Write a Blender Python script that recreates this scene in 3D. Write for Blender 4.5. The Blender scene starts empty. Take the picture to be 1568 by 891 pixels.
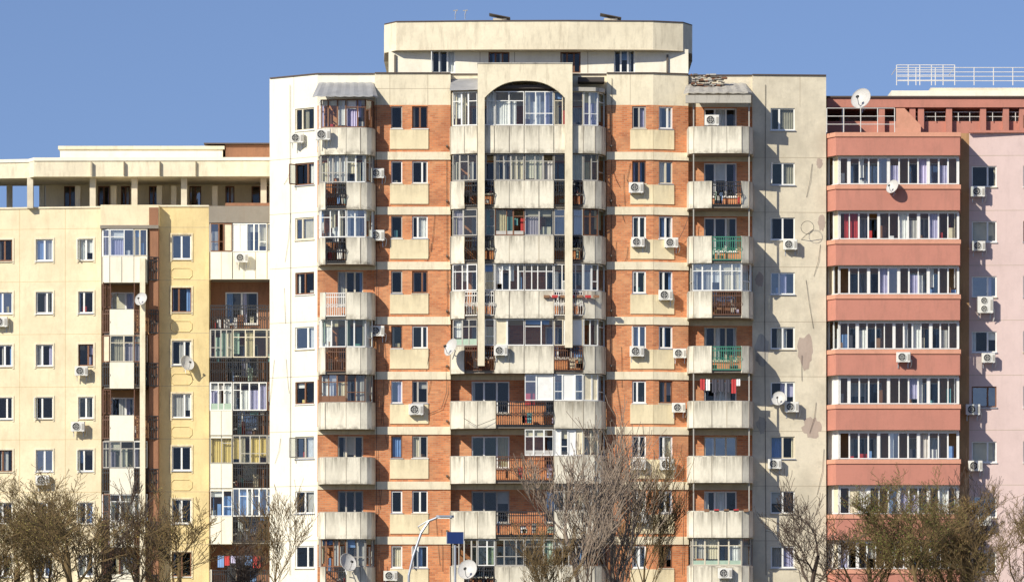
import bpy, math, random
from mathutils import Vector, Matrix
random.seed(11)
R=random.random
def U(a,b): return a+(b-a)*random.random()
# camera / survey constants: facade plane y=0 is D metres from camera, 30 photo px per metre
D=220.;S=30.;CX=784.;HY=950.;ZC=2.0
def wx(px,y): return (px-CX)/S*(D+y)/D
def wz(py,y=0.): return ZC+(HY-py)/S*(D+y)/D

# ---------------------------------------------------------------- materials
M={}
def newmat(name):
    m=bpy.data.materials.new(name); m.use_nodes=True
    nt=m.node_tree; b=nt.nodes['Principled BSDF']; M[name]=m
    return m,nt,b
def plain(name,col,rough=.6,metal=0.,var=.15,scale=3.):
    m,nt,b=newmat(name); N=nt.nodes; L=nt.links
    tc=N.new('ShaderNodeTexCoord'); n=N.new('ShaderNodeTexNoise'); n.inputs['Scale'].default_value=scale; n.inputs['Detail'].default_value=4
    L.new(tc.outputs['Object'],n.inputs['Vector'])
    mx=N.new('ShaderNodeMix'); mx.data_type='RGBA'
    mx.inputs[6].default_value=(*[c*(1-var) for c in col],1); mx.inputs[7].default_value=(*[min(1,c*(1+var)) for c in col],1)
    L.new(n.outputs['Fac'],mx.inputs[0]); L.new(mx.outputs[2],b.inputs['Base Color'])
    b.inputs['Roughness'].default_value=rough; b.inputs['Metallic'].default_value=metal
    return m
def wall(name,col,dirt=(.25,.2,.15),streak=.35,blotch=.25,bump=.25,fine=.12,cell=.0,drip=.0):
    m,nt,b=newmat(name); N=nt.nodes; L=nt.links
    tc=N.new('ShaderNodeTexCoord')
    def noise(scale,vs=(1,1,1),det=6,rough=.6):
        mp=N.new('ShaderNodeMapping'); mp.inputs['Scale'].default_value=vs
        L.new(tc.outputs['Object'],mp.inputs['Vector'])
        n=N.new('ShaderNodeTexNoise'); n.inputs['Scale'].default_value=scale; n.inputs['Detail'].default_value=det; n.inputs['Roughness'].default_value=rough
        L.new(mp.outputs['Vector'],n.inputs['Vector']); return n
    def ramp(src,a,bb,mul):
        r=N.new('ShaderNodeMapRange'); r.inputs['From Min'].default_value=a; r.inputs['From Max'].default_value=bb
        r.inputs['To Max'].default_value=mul; r.clamp=True; L.new(src,r.inputs['Value']); return r.outputs['Result']
    def math_(op,a,c):
        q=N.new('ShaderNodeMath'); q.operation=op
        for i,v in enumerate((a,c)):
            if isinstance(v,(int,float)): q.inputs[i].default_value=v
            else: L.new(v,q.inputs[i])
        return q.outputs[0]
    def mix(f,c1,c2):
        x=N.new('ShaderNodeMix'); x.data_type='RGBA'; L.new(f,x.inputs[0])
        if isinstance(c1,tuple): x.inputs[6].default_value=(*c1,1)
        else: L.new(c1,x.inputs[6])
        x.inputs[7].default_value=(*c2,1); return x.outputs[2]
    n1=noise(.45); n2=noise(1.,(2.6,2.6,.55),8,.72); n3=noise(9.); n4=noise(1.6,(1,1,1),9,.75)
    c=mix(ramp(n1.outputs['Fac'],.42,.62,blotch*1.5),col,tuple(x*.62+y*.25 for x,y in zip(col,dirt)))
    c=mix(ramp(n2.outputs['Fac'],.50,.72,streak*1.9),c,dirt)
    c=mix(ramp(n4.outputs['Fac'],.50,.66,fine*3),c,tuple(x*.62+y*.1 for x,y in zip(col,dirt)))
    c=mix(ramp(n3.outputs['Fac'],.4,.75,fine*2),c,tuple(min(1,x*.75) for x in col))
    if cell:
        sn=N.new('ShaderNodeVectorMath'); sn.operation='SNAP'; sn.inputs[1].default_value=(.73,50,2.8); L.new(tc.outputs['Object'],sn.inputs[0])
        wn=N.new('ShaderNodeTexWhiteNoise'); wn.noise_dimensions='3D'; L.new(sn.outputs[0],wn.inputs['Vector'])
        c=mix(ramp(wn.outputs['Value'],.3,1.,cell),c,tuple(x*.55 for x in col))
    if drip: # rain-washed dirt running down from the parapet tops (one every 2.8 m storey)
        sp=N.new('ShaderNodeSeparateXYZ'); L.new(tc.outputs['Object'],sp.inputs[0])
        fz=math_('FRACT',math_('DIVIDE',math_('SUBTRACT',sp.outputs['Z'],27.12),2.8),0)
        n6=noise(1.,(5,5,.5),6,.7); g=ramp(fz,.70,1.,1.); f=math_('MULTIPLY',math_('MULTIPLY',g,ramp(n6.outputs['Fac'],.38,.62,1.)),drip)
        c=mix(f,c,tuple(x*.75 for x in dirt))
        g2=ramp(fz,.60,.51,.9); n7=noise(3.); c=mix(math_('MULTIPLY',math_('MULTIPLY',g2,ramp(n7.outputs['Fac'],.42,.6,1.)),drip),c,dirt)
    L.new(c,b.inputs['Base Color']); b.inputs['Roughness'].default_value=.9
    bp=N.new('ShaderNodeBump'); bp.inputs['Strength'].default_value=bump; bp.inputs['Distance'].default_value=.03
    L.new(n3.outputs['Fac'],bp.inputs['Height']); L.new(bp.outputs['Normal'],b.inputs['Normal'])
    return m
wall('render_white',(.92,.87,.72),dirt=(.4,.33,.22),streak=.10,blotch=.14,fine=.06)
wall('render_cream',(.88,.79,.59),dirt=(.3,.24,.16),streak=.26,blotch=.26)
wall('render_grey',(.78,.70,.54),streak=.14,blotch=.6,dirt=(.32,.28,.21),fine=.16)
wall('panel_concrete',(.90,.84,.69),dirt=(.20,.175,.13),streak=.20,blotch=.25,cell=.28,drip=.8)
wall('panel_cream',(.90,.78,.52),dirt=(.32,.24,.14),streak=.18,blotch=.25,cell=.15,drip=.4)
wall('raw_concrete',(.5,.47,.41),dirt=(.16,.14,.12),streak=.5)
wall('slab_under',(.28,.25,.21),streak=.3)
wall('beige_left',(.88,.76,.52),dirt=(.48,.35,.18),streak=.16,blotch=.32)
wall('yellow_left',(.80,.64,.33),dirt=(.42,.3,.13),streak=.2,blotch=.3)
wall('tan_left',(.50,.29,.14),dirt=(.2,.12,.06),streak=.3,blotch=.3)
wall('ornament',(.68,.50,.25),streak=.1)
wall('pink',(.56,.235,.175),dirt=(.32,.16,.12),streak=.25,blotch=.25,fine=.08)
wall('pink_light',(.70,.34,.23),dirt=(.4,.22,.14),streak=.18,blotch=.16)
wall('mauve',(.72,.56,.53),dirt=(.42,.32,.3),streak=.12,blotch=.2,fine=.06)
wall('patch',(.50,.40,.33),dirt=(.3,.22,.18),streak=.2)
wall('brown_wall',(.33,.16,.09),dirt=(.12,.07,.05))
# brick
m,nt,b=newmat('brick'); N=nt.nodes; L=nt.links
tc=N.new('ShaderNodeTexCoord'); sp=N.new('ShaderNodeSeparateXYZ'); cb=N.new('ShaderNodeCombineXYZ'); ad=N.new('ShaderNodeMath'); ad.operation='ADD'
L.new(tc.outputs['Object'],sp.inputs[0]); L.new(sp.outputs['X'],ad.inputs[0]); L.new(sp.outputs['Y'],ad.inputs[1]); L.new(ad.outputs[0],cb.inputs['X']); L.new(sp.outputs['Z'],cb.inputs['Y'])
bt=N.new('ShaderNodeTexBrick'); L.new(cb.outputs[0],bt.inputs['Vector'])
bt.inputs['Scale'].default_value=1; bt.inputs['Brick Width'].default_value=.28; bt.inputs['Row Height'].default_value=.10; bt.inputs['Mortar Size'].default_value=.009
bt.inputs['Color1'].default_value=(.72,.27,.11,1); bt.inputs['Color2'].default_value=(.46,.145,.06,1); bt.inputs['Mortar'].default_value=(.52,.33,.20,1); bt.inputs['Bias'].default_value=-.1
n=N.new('ShaderNodeTexNoise'); n.inputs['Scale'].default_value=.9; n.inputs['Detail'].default_value=8; n.inputs['Roughness'].default_value=.7; L.new(tc.outputs['Object'],n.inputs['Vector'])
r=N.new('ShaderNodeMapRange'); r.inputs['From Min'].default_value=.45; r.inputs['From Max'].default_value=.70; r.inputs['To Max'].default_value=.55; L.new(n.outputs['Fac'],r.inputs['Value'])
mx=N.new('ShaderNodeMix'); mx.data_type='RGBA'; L.new(r.outputs[0],mx.inputs[0]); L.new(bt.outputs['Color'],mx.inputs[6]); mx.inputs[7].default_value=(.72,.42,.22,1)
n8=N.new('ShaderNodeTexNoise'); n8.inputs['Scale'].default_value=.6; n8.inputs['Detail'].default_value=5; mp=N.new('ShaderNodeMapping'); mp.inputs['Location'].default_value=(9,4,7); L.new(tc.outputs['Object'],mp.inputs['Vector']); L.new(mp.outputs[0],n8.inputs['Vector'])
r8=N.new('ShaderNodeMapRange'); r8.inputs['From Min'].default_value=.5; r8.inputs['From Max'].default_value=.7; r8.inputs['To Max'].default_value=.45; L.new(n8.outputs['Fac'],r8.inputs['Value'])
mx2=N.new('ShaderNodeMix'); mx2.data_type='RGBA'; L.new(r8.outputs[0],mx2.inputs[0]); L.new(mx.outputs[2],mx2.inputs[6]); mx2.inputs[7].default_value=(.28,.11,.06,1)
L.new(mx2.outputs[2],b.inputs['Base Color']); b.inputs['Roughness'].default_value=.9
bp=N.new('ShaderNodeBump'); bp.inputs['Strength'].default_value=.5; bp.inputs['Distance'].default_value=.02; bp.invert=True; L.new(bt.outputs['Fac'],bp.inputs['Height']); L.new(bp.outputs[0],b.inputs['Normal'])

def glass(name,base,tint,rcol=(1,1,1)):
    m,nt,b=newmat(name); N=nt.nodes; L=nt.links; N.remove(b)
    out=[x for x in N if x.type=='OUTPUT_MATERIAL'][0]
    t=N.new('ShaderNodeBsdfTransparent'); t.inputs[0].default_value=(*tint,1)
    g=N.new('ShaderNodeBsdfGlossy'); g.inputs['Roughness'].default_value=.04; g.inputs[0].default_value=(*rcol,1)
    tc=N.new('ShaderNodeTexCoord'); n=N.new('ShaderNodeTexNoise'); n.inputs['Scale'].default_value=1.2; L.new(tc.outputs['Object'],n.inputs['Vector'])
    bp=N.new('ShaderNodeBump'); bp.inputs['Strength'].default_value=.25; bp.inputs['Distance'].default_value=.05; L.new(n.outputs['Fac'],bp.inputs['Height']); L.new(bp.outputs[0],g.inputs['Normal'])
    mx=N.new('ShaderNodeMixShader'); mx.inputs[0].default_value=base; L.new(t.outputs[0],mx.inputs[1]); L.new(g.outputs[0],mx.inputs[2]); L.new(mx.outputs[0],out.inputs[0])
glass('glass',.045,(.84,.87,.87)); glass('glass_sky',.20,(.78,.82,.84)); glass('glass_dirty',.08,(.72,.73,.66),(.9,.9,.8))
plain('frame_white',(.84,.84,.81),.4,var=.05); plain('frame_brown',(.20,.09,.045),.6); plain('frame_grey',(.42,.40,.36),.6); plain('frame_cream',(.66,.60,.47),.6)
plain('rail_black',(.03,.03,.033),.5); plain('rail_white',(.72,.70,.66),.5); plain('rail_green',(.05,.22,.15),.5); plain('rail_brown',(.13,.06,.035),.6)
plain('metal',(.55,.56,.58),.45,.6); plain('tin',(.42,.42,.42),.55,.3,var=.35,scale=2); plain('flashing',(.10,.07,.055),.6)
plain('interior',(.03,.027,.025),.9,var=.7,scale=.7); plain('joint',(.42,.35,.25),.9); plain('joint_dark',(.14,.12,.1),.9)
plain('cable',(.05,.045,.04),.7); plain('tar_roof',(.07,.06,.055),.9)
CURT={'c_white':(.84,.83,.80),'c_cream':(.76,.68,.50),'c_grey':(.50,.48,.45),'c_yellow':(.74,.57,.20),'c_blue':(.20,.34,.62),'c_lilac':(.50,.47,.66),'c_green':(.38,.50,.40),'c_brown':(.26,.14,.08),'c_red':(.50,.05,.05),'c_dark':(.06,.06,.08),'c_teal':(.15,.38,.40)}
for k,v in CURT.items(): plain(k,v,.85,var=.2,scale=4)
plain('ac_white',(.76,.75,.70),.5,var=.08); plain('ac_dark',(.05,.05,.05),.6); plain('dish_white',(.55,.54,.52),.5,var=.15)
plain('lamp_grey',(.42,.45,.5),.4,.5); plain('sign_blue',(.01,.03,.13),.35); 
plain('bark_dark',(.085,.06,.045),.95,scale=8); plain('bark_olive',(.17,.115,.05),.95,scale=8); plain('bark_light',(.27,.21,.16),.9,scale=8)
plain('bud_olive',(.24,.20,.055),.8,scale=6); plain('bud_brown',(.24,.15,.06),.8); plain('bud_green',(.20,.22,.05),.8)
m,nt,b=newmat('grass_ground'); N=nt.nodes;L=nt.links
tc=N.new('ShaderNodeTexCoord'); n=N.new('ShaderNodeTexNoise'); n.inputs['Scale'].default_value=.3; n.inputs['Detail'].default_value=10; L.new(tc.outputs['Object'],n.inputs['Vector'])
cr=N.new('ShaderNodeValToRGB'); cr.color_ramp.elements[0].position=.35; cr.color_ramp.elements[0].color=(.06,.08,.03,1); cr.color_ramp.elements[1].position=.7; cr.color_ramp.elements[1].color=(.16,.13,.08,1)
L.new(n.outputs['Fac'],cr.inputs[0]); L.new(cr.outputs[0],b.inputs['Base Color']); b.inputs['Roughness'].default_value=1
plain('asphalt',(.05,.05,.052),.9,scale=20); plain('kerb',(.35,.34,.32),.9); plain('road_paint',(.75,.75,.72),.7)

# ---------------------------------------------------------------- builder
class Bd:
    def __init__(s): s.d={}
    def add(s,mat,vs,fs):
        V,F=s.d.setdefault(mat,([],[])); o=len(V); V.extend([tuple(v) for v in vs]); F.extend([tuple(i+o for i in f) for f in fs])
    def box(s,mat,x0,x1,y0,y1,z0,z1):
        s.add(mat,[(x0,y0,z0),(x1,y0,z0),(x1,y1,z0),(x0,y1,z0),(x0,y0,z1),(x1,y0,z1),(x1,y1,z1),(x0,y1,z1)],BF)
    def tube(s,mat,pts,r,n=5,r1=None):
        pts=[Vector(p) for p in pts]; vs=[];fs=[]; k=len(pts)
        for i,p in enumerate(pts):
            t=(pts[min(i+1,k-1)]-pts[max(i-1,0)]).normalized()
            a=t.cross(Vector((0,0,1)));
            if a.length<.05: a=t.cross(Vector((0,1,0)))
            a.normalize(); b=t.cross(a); rr=r if r1 is None else r+(r1-r)*i/(k-1)
            for j in range(n):
                an=2*math.pi*j/n; vs.append(p+(a*math.cos(an)+b*math.sin(an))*rr)
        for i in range(k-1):
            for j in range(n): fs.append((i*n+j,i*n+(j+1)%n,(i+1)*n+(j+1)%n,(i+1)*n+j))
        fs.append(tuple(range(n))); fs.append(tuple((k-1)*n+j for j in range(n)))
        s.add(mat,vs,fs)
    def prism(s,mat,poly,z0,z1):
        n=len(poly); vs=[(x,y,z0) for x,y in poly]+[(x,y,z1) for x,y in poly]
        s.add(mat,vs,[tuple(range(n)),tuple(range(n,2*n))]+[(i,(i+1)%n,n+(i+1)%n,n+i) for i in range(n)])
    def parent(s,name,labels=None):
        e=bpy.data.objects.new(name,None); bpy.context.collection.objects.link(e); e.empty_display_size=2
        for k,(V,F) in s.d.items():
            me=bpy.data.meshes.new(k); me.from_pydata(V,[],F); me.materials.append(M[k]); me.update()
            o=bpy.data.objects.new((labels or {}).get(k,k+'_parts'),me); bpy.context.collection.objects.link(o); o.parent=e
        return e
    def mesh(s,name):
        V=[];F=[];mi=[];me=bpy.data.meshes.new(name)
        for i,(k,(v,f)) in enumerate(s.d.items()):
            o=len(V); V+=v; F+=[tuple(a+o for a in q) for q in f]; mi+=[i]*len(f); me.materials.append(M[k])
        me.from_pydata(V,[],F); me.polygons.foreach_set('material_index',mi); me.update(); return me
BF=[(0,1,5,4),(1,2,6,5),(2,3,7,6),(3,0,4,7),(4,5,6,7),(3,2,1,0)]
class Fr:
    """local frame of a facade: u along wall, d outwards, z up"""
    def __init__(s,p,q):
        s.o=Vector((p[0],p[1])); v=Vector((q[0],q[1]))-s.o; s.L=v.length; s.u=v/s.L; s.n=Vector((s.u.y,-s.u.x))
    def P(s,u,d,z):
        p=s.o+s.u*u+s.n*d; return (p.x,p.y,z)
    def box(s,b,mat,u0,u1,d0,d1,z0,z1):
        b.add(mat,[s.P(u0,d1,z0),s.P(u1,d1,z0),s.P(u1,d0,z0),s.P(u0,d0,z0),s.P(u0,d1,z1),s.P(u1,d1,z1),s.P(u1,d0,z1),s.P(u0,d0,z1)],BF)
    def quad(s,b,mat,u0,u1,z0,z1,d): b.add(mat,[s.P(u0,d,z0),s.P(u1,d,z0),s.P(u1,d,z1),s.P(u0,d,z1)],[(0,1,2,3)])
    def up(s,px):
        k=(px-CX)/(S*D); return (k*(D+s.o.y)-s.o.x)/(s.u.x-k*s.u.y)
def fpx(a,ya,b,yb): return Fr((wx(a,ya),ya),(wx(b,yb),yb))

def wallo(b,F,mat,u0,u1,z0,z1,ops,rev=.22,revmat=None):
    ops=[o for o in ops if o[2]<z1 and o[3]>z0]
    us=sorted({u0,u1}|{o[0] for o in ops}|{o[1] for o in ops}); zs=sorted({z0,z1}|{max(z0,o[2]) for o in ops}|{min(z1,o[3]) for o in ops})
    for i in range(len(us)-1):
        for j in range(len(zs)-1):
            a=(us[i]+us[i+1])/2; c=(zs[j]+zs[j+1])/2
            if any(o[0]<a<o[1] and o[2]<c<o[3] for o in ops): continue
            F.quad(b,mat,us[i],us[i+1],zs[j],zs[j+1],0)
    rm=revmat or mat
    for a,c,e,f in ops:
        for (p,q) in (((a,e),(a,f)),((c,e),(c,f)),((a,e),(c,e)),((a,f),(c,f))):
            b.add(rm,[F.P(p[0],0,p[1]),F.P(q[0],0,q[1]),F.P(q[0],-rev,q[1]),F.P(p[0],-rev,p[1])],[(0,1,2,3)])
def curtain(b,F,mat,u0,u1,z0,z1,d,amp=.03):
    n=max(3,int((u1-u0)/.06)); vs=[];fs=[]
    for i in range(n+1):
        u=u0+(u1-u0)*i/n; dd=d+(amp if i%2 else -amp)*U(.5,1)
        vs+=[F.P(u,dd,z0),F.P(u,dd,z1)]
    for i in range(n): fs.append((2*i,2*i+2,2*i+3,2*i+1))
    b.add(mat,vs,fs)
def dress(b,F,u0,u1,z0,z1,d,pal=('c_white','c_white','c_cream','c_grey','c_grey','c_lilac','c_blue')):
    r=R(); c=random.choice(pal); w=u1-u0
    if r<.18: curtain(b,F,c,u0,u1,z0,z1,d)
    elif r<.34: curtain(b,F,c,u0,u0+w*U(.2,.5),z0,z1,d)
    elif r<.50: curtain(b,F,c,u1-w*U(.2,.5),u1,z0,z1,d)
    elif r<.60: F.quad(b,c,u0,u1,z1-(z1-z0)*U(.25,.7),z1,d)
def window(b,F,u0,u1,z0,z1,fm=None,style=None,gm=None,sill=True,d=-.10):
    fm=fm or random.choice(['frame_white']*6+['frame_brown','frame_cream','frame_grey'])
    style=style or random.choice(['two','two','l','r','l'])
    gm=gm or random.choice(['glass']*6+['glass_sky','glass_dirty']); t=U(.05,.075); a,c=d-.04,d+.04
    F.box(b,fm,u0,u0+t,a,c,z0,z1); F.box(b,fm,u1-t,u1,a,c,z0,z1); F.box(b,fm,u0+t,u1-t,a,c,z0,z0+t); F.box(b,fm,u0+t,u1-t,a,c,z1-t,z1)
    w=u1-u0; ms={'two':[.5],'l':[.36],'r':[.64],'three':[.33,.67],'one':[]}[style]
    for mm in ms: F.box(b,fm,u0+w*mm-.045,u0+w*mm+.045,a-.003,c+.003,z0+t,z1-t)
    F.quad(b,gm,u0+t*.5,u1-t*.5,z0+t*.5,z1-t*.5,d)
    ed=[0]+ms+[1]
    for i in range(len(ed)-1): dress(b,F,u0+w*ed[i]+.03,u0+w*ed[i+1]-.03,z0+.03,z1-.03,d-.13)
    if R()<.25:
        u=U(u0+.1,u1-.35); F.box(b,random.choice(list(CURT)),u,u+U(.12,.3),d-.35,d-.2,z0+.02,z0+U(.15,.5))
    if R()<.12: # sash standing open outwards
        h=(u1-u0)*.42; vs=[F.P(u0+t,c,z0+t),F.P(u0+t-.05,c+h,z0+t),F.P(u0+t-.05,c+h,z1-t),F.P(u0+t,c,z1-t)]
        for i in range(4): b.tube(fm,[vs[i],vs[(i+1)%4]],.03,4)
        b.add('glass_sky',vs,[(0,1,2,3)])
    if sill: F.box(b,random.choice(['metal','render_grey','frame_white']),u0-.04,u1+.04,-.02,.07,z0-.05,z0-.005)
def glaze(b,F,u0,u1,z0,z1,n,fm='frame_white',gm='glass',tr=.72,pal=('c_white','c_cream','c_grey'),cp=.5,solid=0,openp=.05,t=.05):
    w=(u1-u0)/n; dz=z1-z0
    F.box(b,fm,u0,u1,-.07,0,z0,z0+t); F.box(b,fm,u0,u1,-.07,0,z1-t,z1)
    ed=[u0]+[u0+w*(i+(U(-.2,.2) if tr else 0)) for i in range(1,n)]+[u1]
    for i in range(n+1):
        uu=ed[i]; th=t*.75 if R()<.6 else t*.5
        a=max(u0,uu-th/1); c=min(u1,uu+th/1); F.box(b,fm,a,c,-.073,.004,z0+t,z1-t)
    alltr=R()<.5; trz=random.choice((tr,tr,.35)) if tr else 0
    if tr and n>2 and R()<.22: # sheet infill along the bottom of the glazing
        F.box(b,random.choice((fm,'c_white','c_grey','c_green')),u0+.02,u1-.02,-.055,-.012,z0+.02,z0+dz*U(.15,.28))
    if tr and R()<.3: # blind or fabric along the top
        F.quad(b,random.choice(('c_white','c_cream','c_grey','c_blue')),u0+.05,u0+(u1-u0)*U(.4,1),z1-dz*U(.15,.4),z1-.03,-.16)
    for i in range(n):
        a,c=ed[i]+.03,ed[i+1]-.03
        if R()<solid: F.quad(b,random.choice(['frame_white','c_white','c_cream']),a,c,z0+.03,z1-.03,-.035); continue
        trr=trz and (alltr or R()<.5)
        if trr: F.box(b,fm,a,c,-.06,-.006,z0+dz*trz-.02,z0+dz*trz+.02)
        if R()>openp: F.quad(b,gm if R()<.8 else random.choice(('glass','glass','glass_sky')),a,c,z0+.02,z1-.02,-.03)
        if R()<cp:
            k=random.choice(pal); q=R()
            zz=z1-.02 if q<.75 else z0+dz*.72
            lo=z0 if q>.3 else z0+dz*U(0,.4)
            if c-a>.12: curtain(b,F,k,a-.02,c+.02 if R()<.7 else a+(c-a)*.5,lo,zz,-.20)
        if R()<.35:
            F.box(b,random.choice(('c_brown','c_white','c_grey','c_blue','c_dark','c_red','c_teal','frame_brown','c_cream')),a,a+(c-a)*U(.4,1),-.6,-.4,z0-.2,z0+dz*U(.1,.55))
def ribbon(b,mat,pts,th,z0,z1):
    n=len(pts); P=[Vector(p) for p in pts]; inn=[]
    for i in range(n):
        ns=[]
        for j in (i-1,i):
            if 0<=j<n-1:
                v=(P[j+1]-P[j]).normalized(); ns.append(Vector((v.y,-v.x)))
        m=sum(ns,Vector((0,0))).normalized(); k=1/max(.5,m.dot(ns[0])); inn.append(P[i]-m*th*k)
    vs=[]
    for p,q in zip(P,inn): vs+=[(p.x,p.y,z0),(p.x,p.y,z1),(q.x,q.y,z1),(q.x,q.y,z0)]
    fs=[]
    for i in range(n-1):
        for k in range(4): fs.append((4*i+k,4*i+4+k,4*i+4+(k+1)%4,4*i+(k+1)%4))
    fs+=[(0,1,2,3),(4*n-4,4*n-3,4*n-2,4*n-1)]; b.add(mat,vs,fs)
def railing(b,F,u0,u1,z0,z1,mat='rail_black',belly=True):
    F.box(b,mat,u0,u1,-.05,-.01,z1-.05,z1); F.box(b,mat,u0,u1,-.05,-.01,z0+.10,z0+.16); F.box(b,mat,u0,u1,-.045,-.015,z1-.24,z1-.19)
    n=max(2,int((u1-u0)/.11))
    for i in range(n+1):
        u=u0+(u1-u0)*i/n
        if belly: b.tube(mat,[F.P(u,-.03,z1-.03),F.P(u,.0,z1-.3),F.P(u,.10,(z0+z1)/2-.1),F.P(u,.06,z0+.22),F.P(u,-.03,z0+.13)],.021,4)
        else: F.box(b,mat,u-.019,u+.019,-.043,-.017,z0+.16,z1-.05)
    for i in range(0,n,2):
        u=u0+(u1-u0)*(i+1)/n; zc=(z0+z1)/2; d=.08 if belly else -.02
        b.tube(mat,[F.P(u+.07*math.cos(a*.9),d,zc+.1*math.sin(a*.9)) for a in range(8)],.018,4)
def balcony(b,pts,types,pt,pb,mat='panel_concrete',rm='rail_black',back=None,joints=True,yref=None,belly=True):
    """pts [(px,y)], types per segment: c concrete, r railing, n nothing"""
    yr=yref if yref is not None else min(p[1] for p in pts)
    W=[(wx(p[0],p[1]),p[1]) for p in pts]; z1=wz(pt,yr); z0=wz(pb,yr)
    run=[]
    def flush():
        if len(run)>1: ribbon(b,mat,run,.09,z0-.02,z1); ribbon(b,'raw_concrete',[(x,y) for x,y in run],.11,z1,z1+.025)
        run.clear()
    for i,t in enumerate(types):
        F=Fr(W[i],W[i+1])
        if t=='c':
            if not run: run.append(W[i])
            run.append(W[i+1])
            if joints and F.L>.5:
                n=max(1,round(F.L/.72))
                for k in range(0,n+1): 
                    u=F.L*k/n; w=U(.008,.02)
                    F.box(b,'joint_dark' if R()<.6 else 'joint',u-w,u+w,-.02,.004,z0+.0,z1-.01)
        else:
            flush()
            if t=='r': railing(b,F,.03,F.L-.03,z0+.02,z1,rm,belly)
    flush()
    cx=sum(w[0] for w in W)/len(W); bk=(back if back is not None else max(p[1] for p in pts))+.02
    hw=max(abs(w[0]-cx) for w in W)
    poly=[(cx+(x-cx)*(1-.11/hw),y+.11) for x,y in W]
    poly=[p for p in poly if p[1]<bk-.01]
    if poly: 
        poly=[(poly[0][0],bk)]+poly+[(poly[-1][0],bk)]
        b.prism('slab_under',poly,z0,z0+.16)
    return W,z0,z1
def clutter(b,F,u0,u1,z0,n,dd=-.35):
    for _ in range(n):
        u=U(u0,u1); w=U(.1,.35); h=U(.15,.7); F.box(b,random.choice(list(CURT)+['frame_brown','frame_grey']),u,u+w,dd-.2,dd,z0,z0+h)
def laundry(b,F,u0,u1,z,n,d=.05,cols=('c_white','c_blue','c_red','c_dark','c_lilac','c_teal')):
    b.tube('cable',[F.P(u0,d,z),F.P((u0+u1)/2,d,z-.03),F.P(u1,d,z)],.008,4)
    u=u0; k=0
    while u<u1-.15:
        w=U(.18,.42); h=U(.35,.8)
        curtain(b,F,cols[(k*3+n)%len(cols)],u,min(u1,u+w),z-h,z-.01,d,.015); u+=w+U(.02,.12); k+=1
def capline(b,mat,pts,out,z0,z1):
    ribbon(b,mat,pts,out,z0,z1)
def cable(b,pts,r=.012,mat='cable'): b.tube(mat,[(wx(p[0],p[2]),p[2],wz(p[1],p[2])) for p in pts],r,4)

# ================================================================ MAIN BUILDING
b=Bd(); TOP=wz(113,0); 
RZ=lambda i:(wz(197+84*i,0),wz(163+84*i,0))
plan=[(413,2.2),(486,.3),(574,.3),(574,0),(690,0),(690,.5),(929,.5),(929,0),(1000,0),(1054,.45),(1054,.9),(1152,.9),(1152,.7),(1265,.95)]
W=[(wx(p,y),y) for p,y in plan]
BRICKTOP=wz(161,0)
def sect(a,ya,c,yc,mats,cols,rows=range(0,10)):
    F=fpx(a,ya,c,yc); ops=[]
    for (p0,p1,kw) in cols:
        for i in rows:
            z0,z1=RZ(i); z0-=kw.get('dz0',0); z1+=kw.get('dz1',0)
            o=(F.up(p0),F.up(p1),z0,z1); ops.append(o)
            fm=kw.get('fm')
            if isinstance(fm,tuple): fm=random.choice(fm)
            window(b,F,*o,fm=fm,style=kw.get('style'),sill=kw.get('sill',True))
    for (m,z0,z1) in mats: wallo(b,F,m,0,F.L,z0,z1,ops)
    return F
FA=sect(413,2.2,486,.3,[('render_white',0,TOP)],[(452,481,{})])
FB=sect(486,.3,574,.3,[('render_white',BRICKTOP,TOP),('brick',0,BRICKTOP)],[(517,556,{'style':'three','dz0':.6})])
FC=sect(574,0,690,0,[('render_cream',BRICKTOP,TOP),('brick',0,BRICKTOP)],[(599,616,{'style':'one','fm':('frame_brown','frame_white','frame_grey')}),(631,655,{})])
FDk=sect(690,.5,929,.5,[('render_cream',BRICKTOP,TOP),('brick',0,BRICKTOP)],[(722,780,{'style':'three','dz0':.5}),(835,893,{'style':'three','dz0':.5})])
FE1=sect(929,0,1000,0,[('render_cream',BRICKTOP,TOP),('brick',0,BRICKTOP)],[(968,989,{})])
FE2=sect(1000,0,1054,.45,[('render_cream',BRICKTOP,TOP),('brick',0,BRICKTOP)],[(1009,1030,{})])
FF=sect(1054,.9,1152,.9,[('render_grey',BRICKTOP,TOP),('brick',0,BRICKTOP)],[(1078,1128,{'style':'three','dz0':.6})])
FG=sect(1152,.7,1265,.95,[('render_grey',0,TOP)],[(1180,1217,{'fm':('frame_white','frame_white','frame_cream')})])
for i in (2,4,6,9,11):
    F=Fr(W[i],W[i+1]); F.quad(b,'render_grey',0,F.L,0,TOP,0)
xl,xr=W[0][0],W[-1][0]
Fr((xl,16),W[0]).quad(b,'render_white',0,16-2.2,0,TOP,0); Fr(W[-1],(xr,16)).quad(b,'render_grey',0,16-.95,0,TOP,0); Fr((xr,16),(xl,16)).quad(b,'render_cream',0,xr-xl,0,TOP,0)
b.prism('tar_roof',[(xl+.1,2.4),(W[1][0],.6),(W[5][0],.7),(xr-.1,1.1),(xr-.1,15.9),(xl+.1,15.9)],TOP-.5,TOP-.3)
core=[(x,y+1.3) for x,y in ((xl+.3,2.4),(W[1][0],.4),(xr-.3,.9))]+[(xr-.3,15),(xl+.3,15)]
b.prism('interior',core,0.1,TOP-.6)
for i in range(0,11):
    z=wz(235+84*(i-1),0); pl=[(xl+.25,3.0),(W[1][0],.85),(xr-.25,1.25),(xr-.25,2.6),(xl+.25,4)]
    b.prism('interior',pl,z-.1,z+.1)
capline(b,'flashing',[(x,y-.07) for x,y in W],.25,TOP,TOP+.06)
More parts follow.
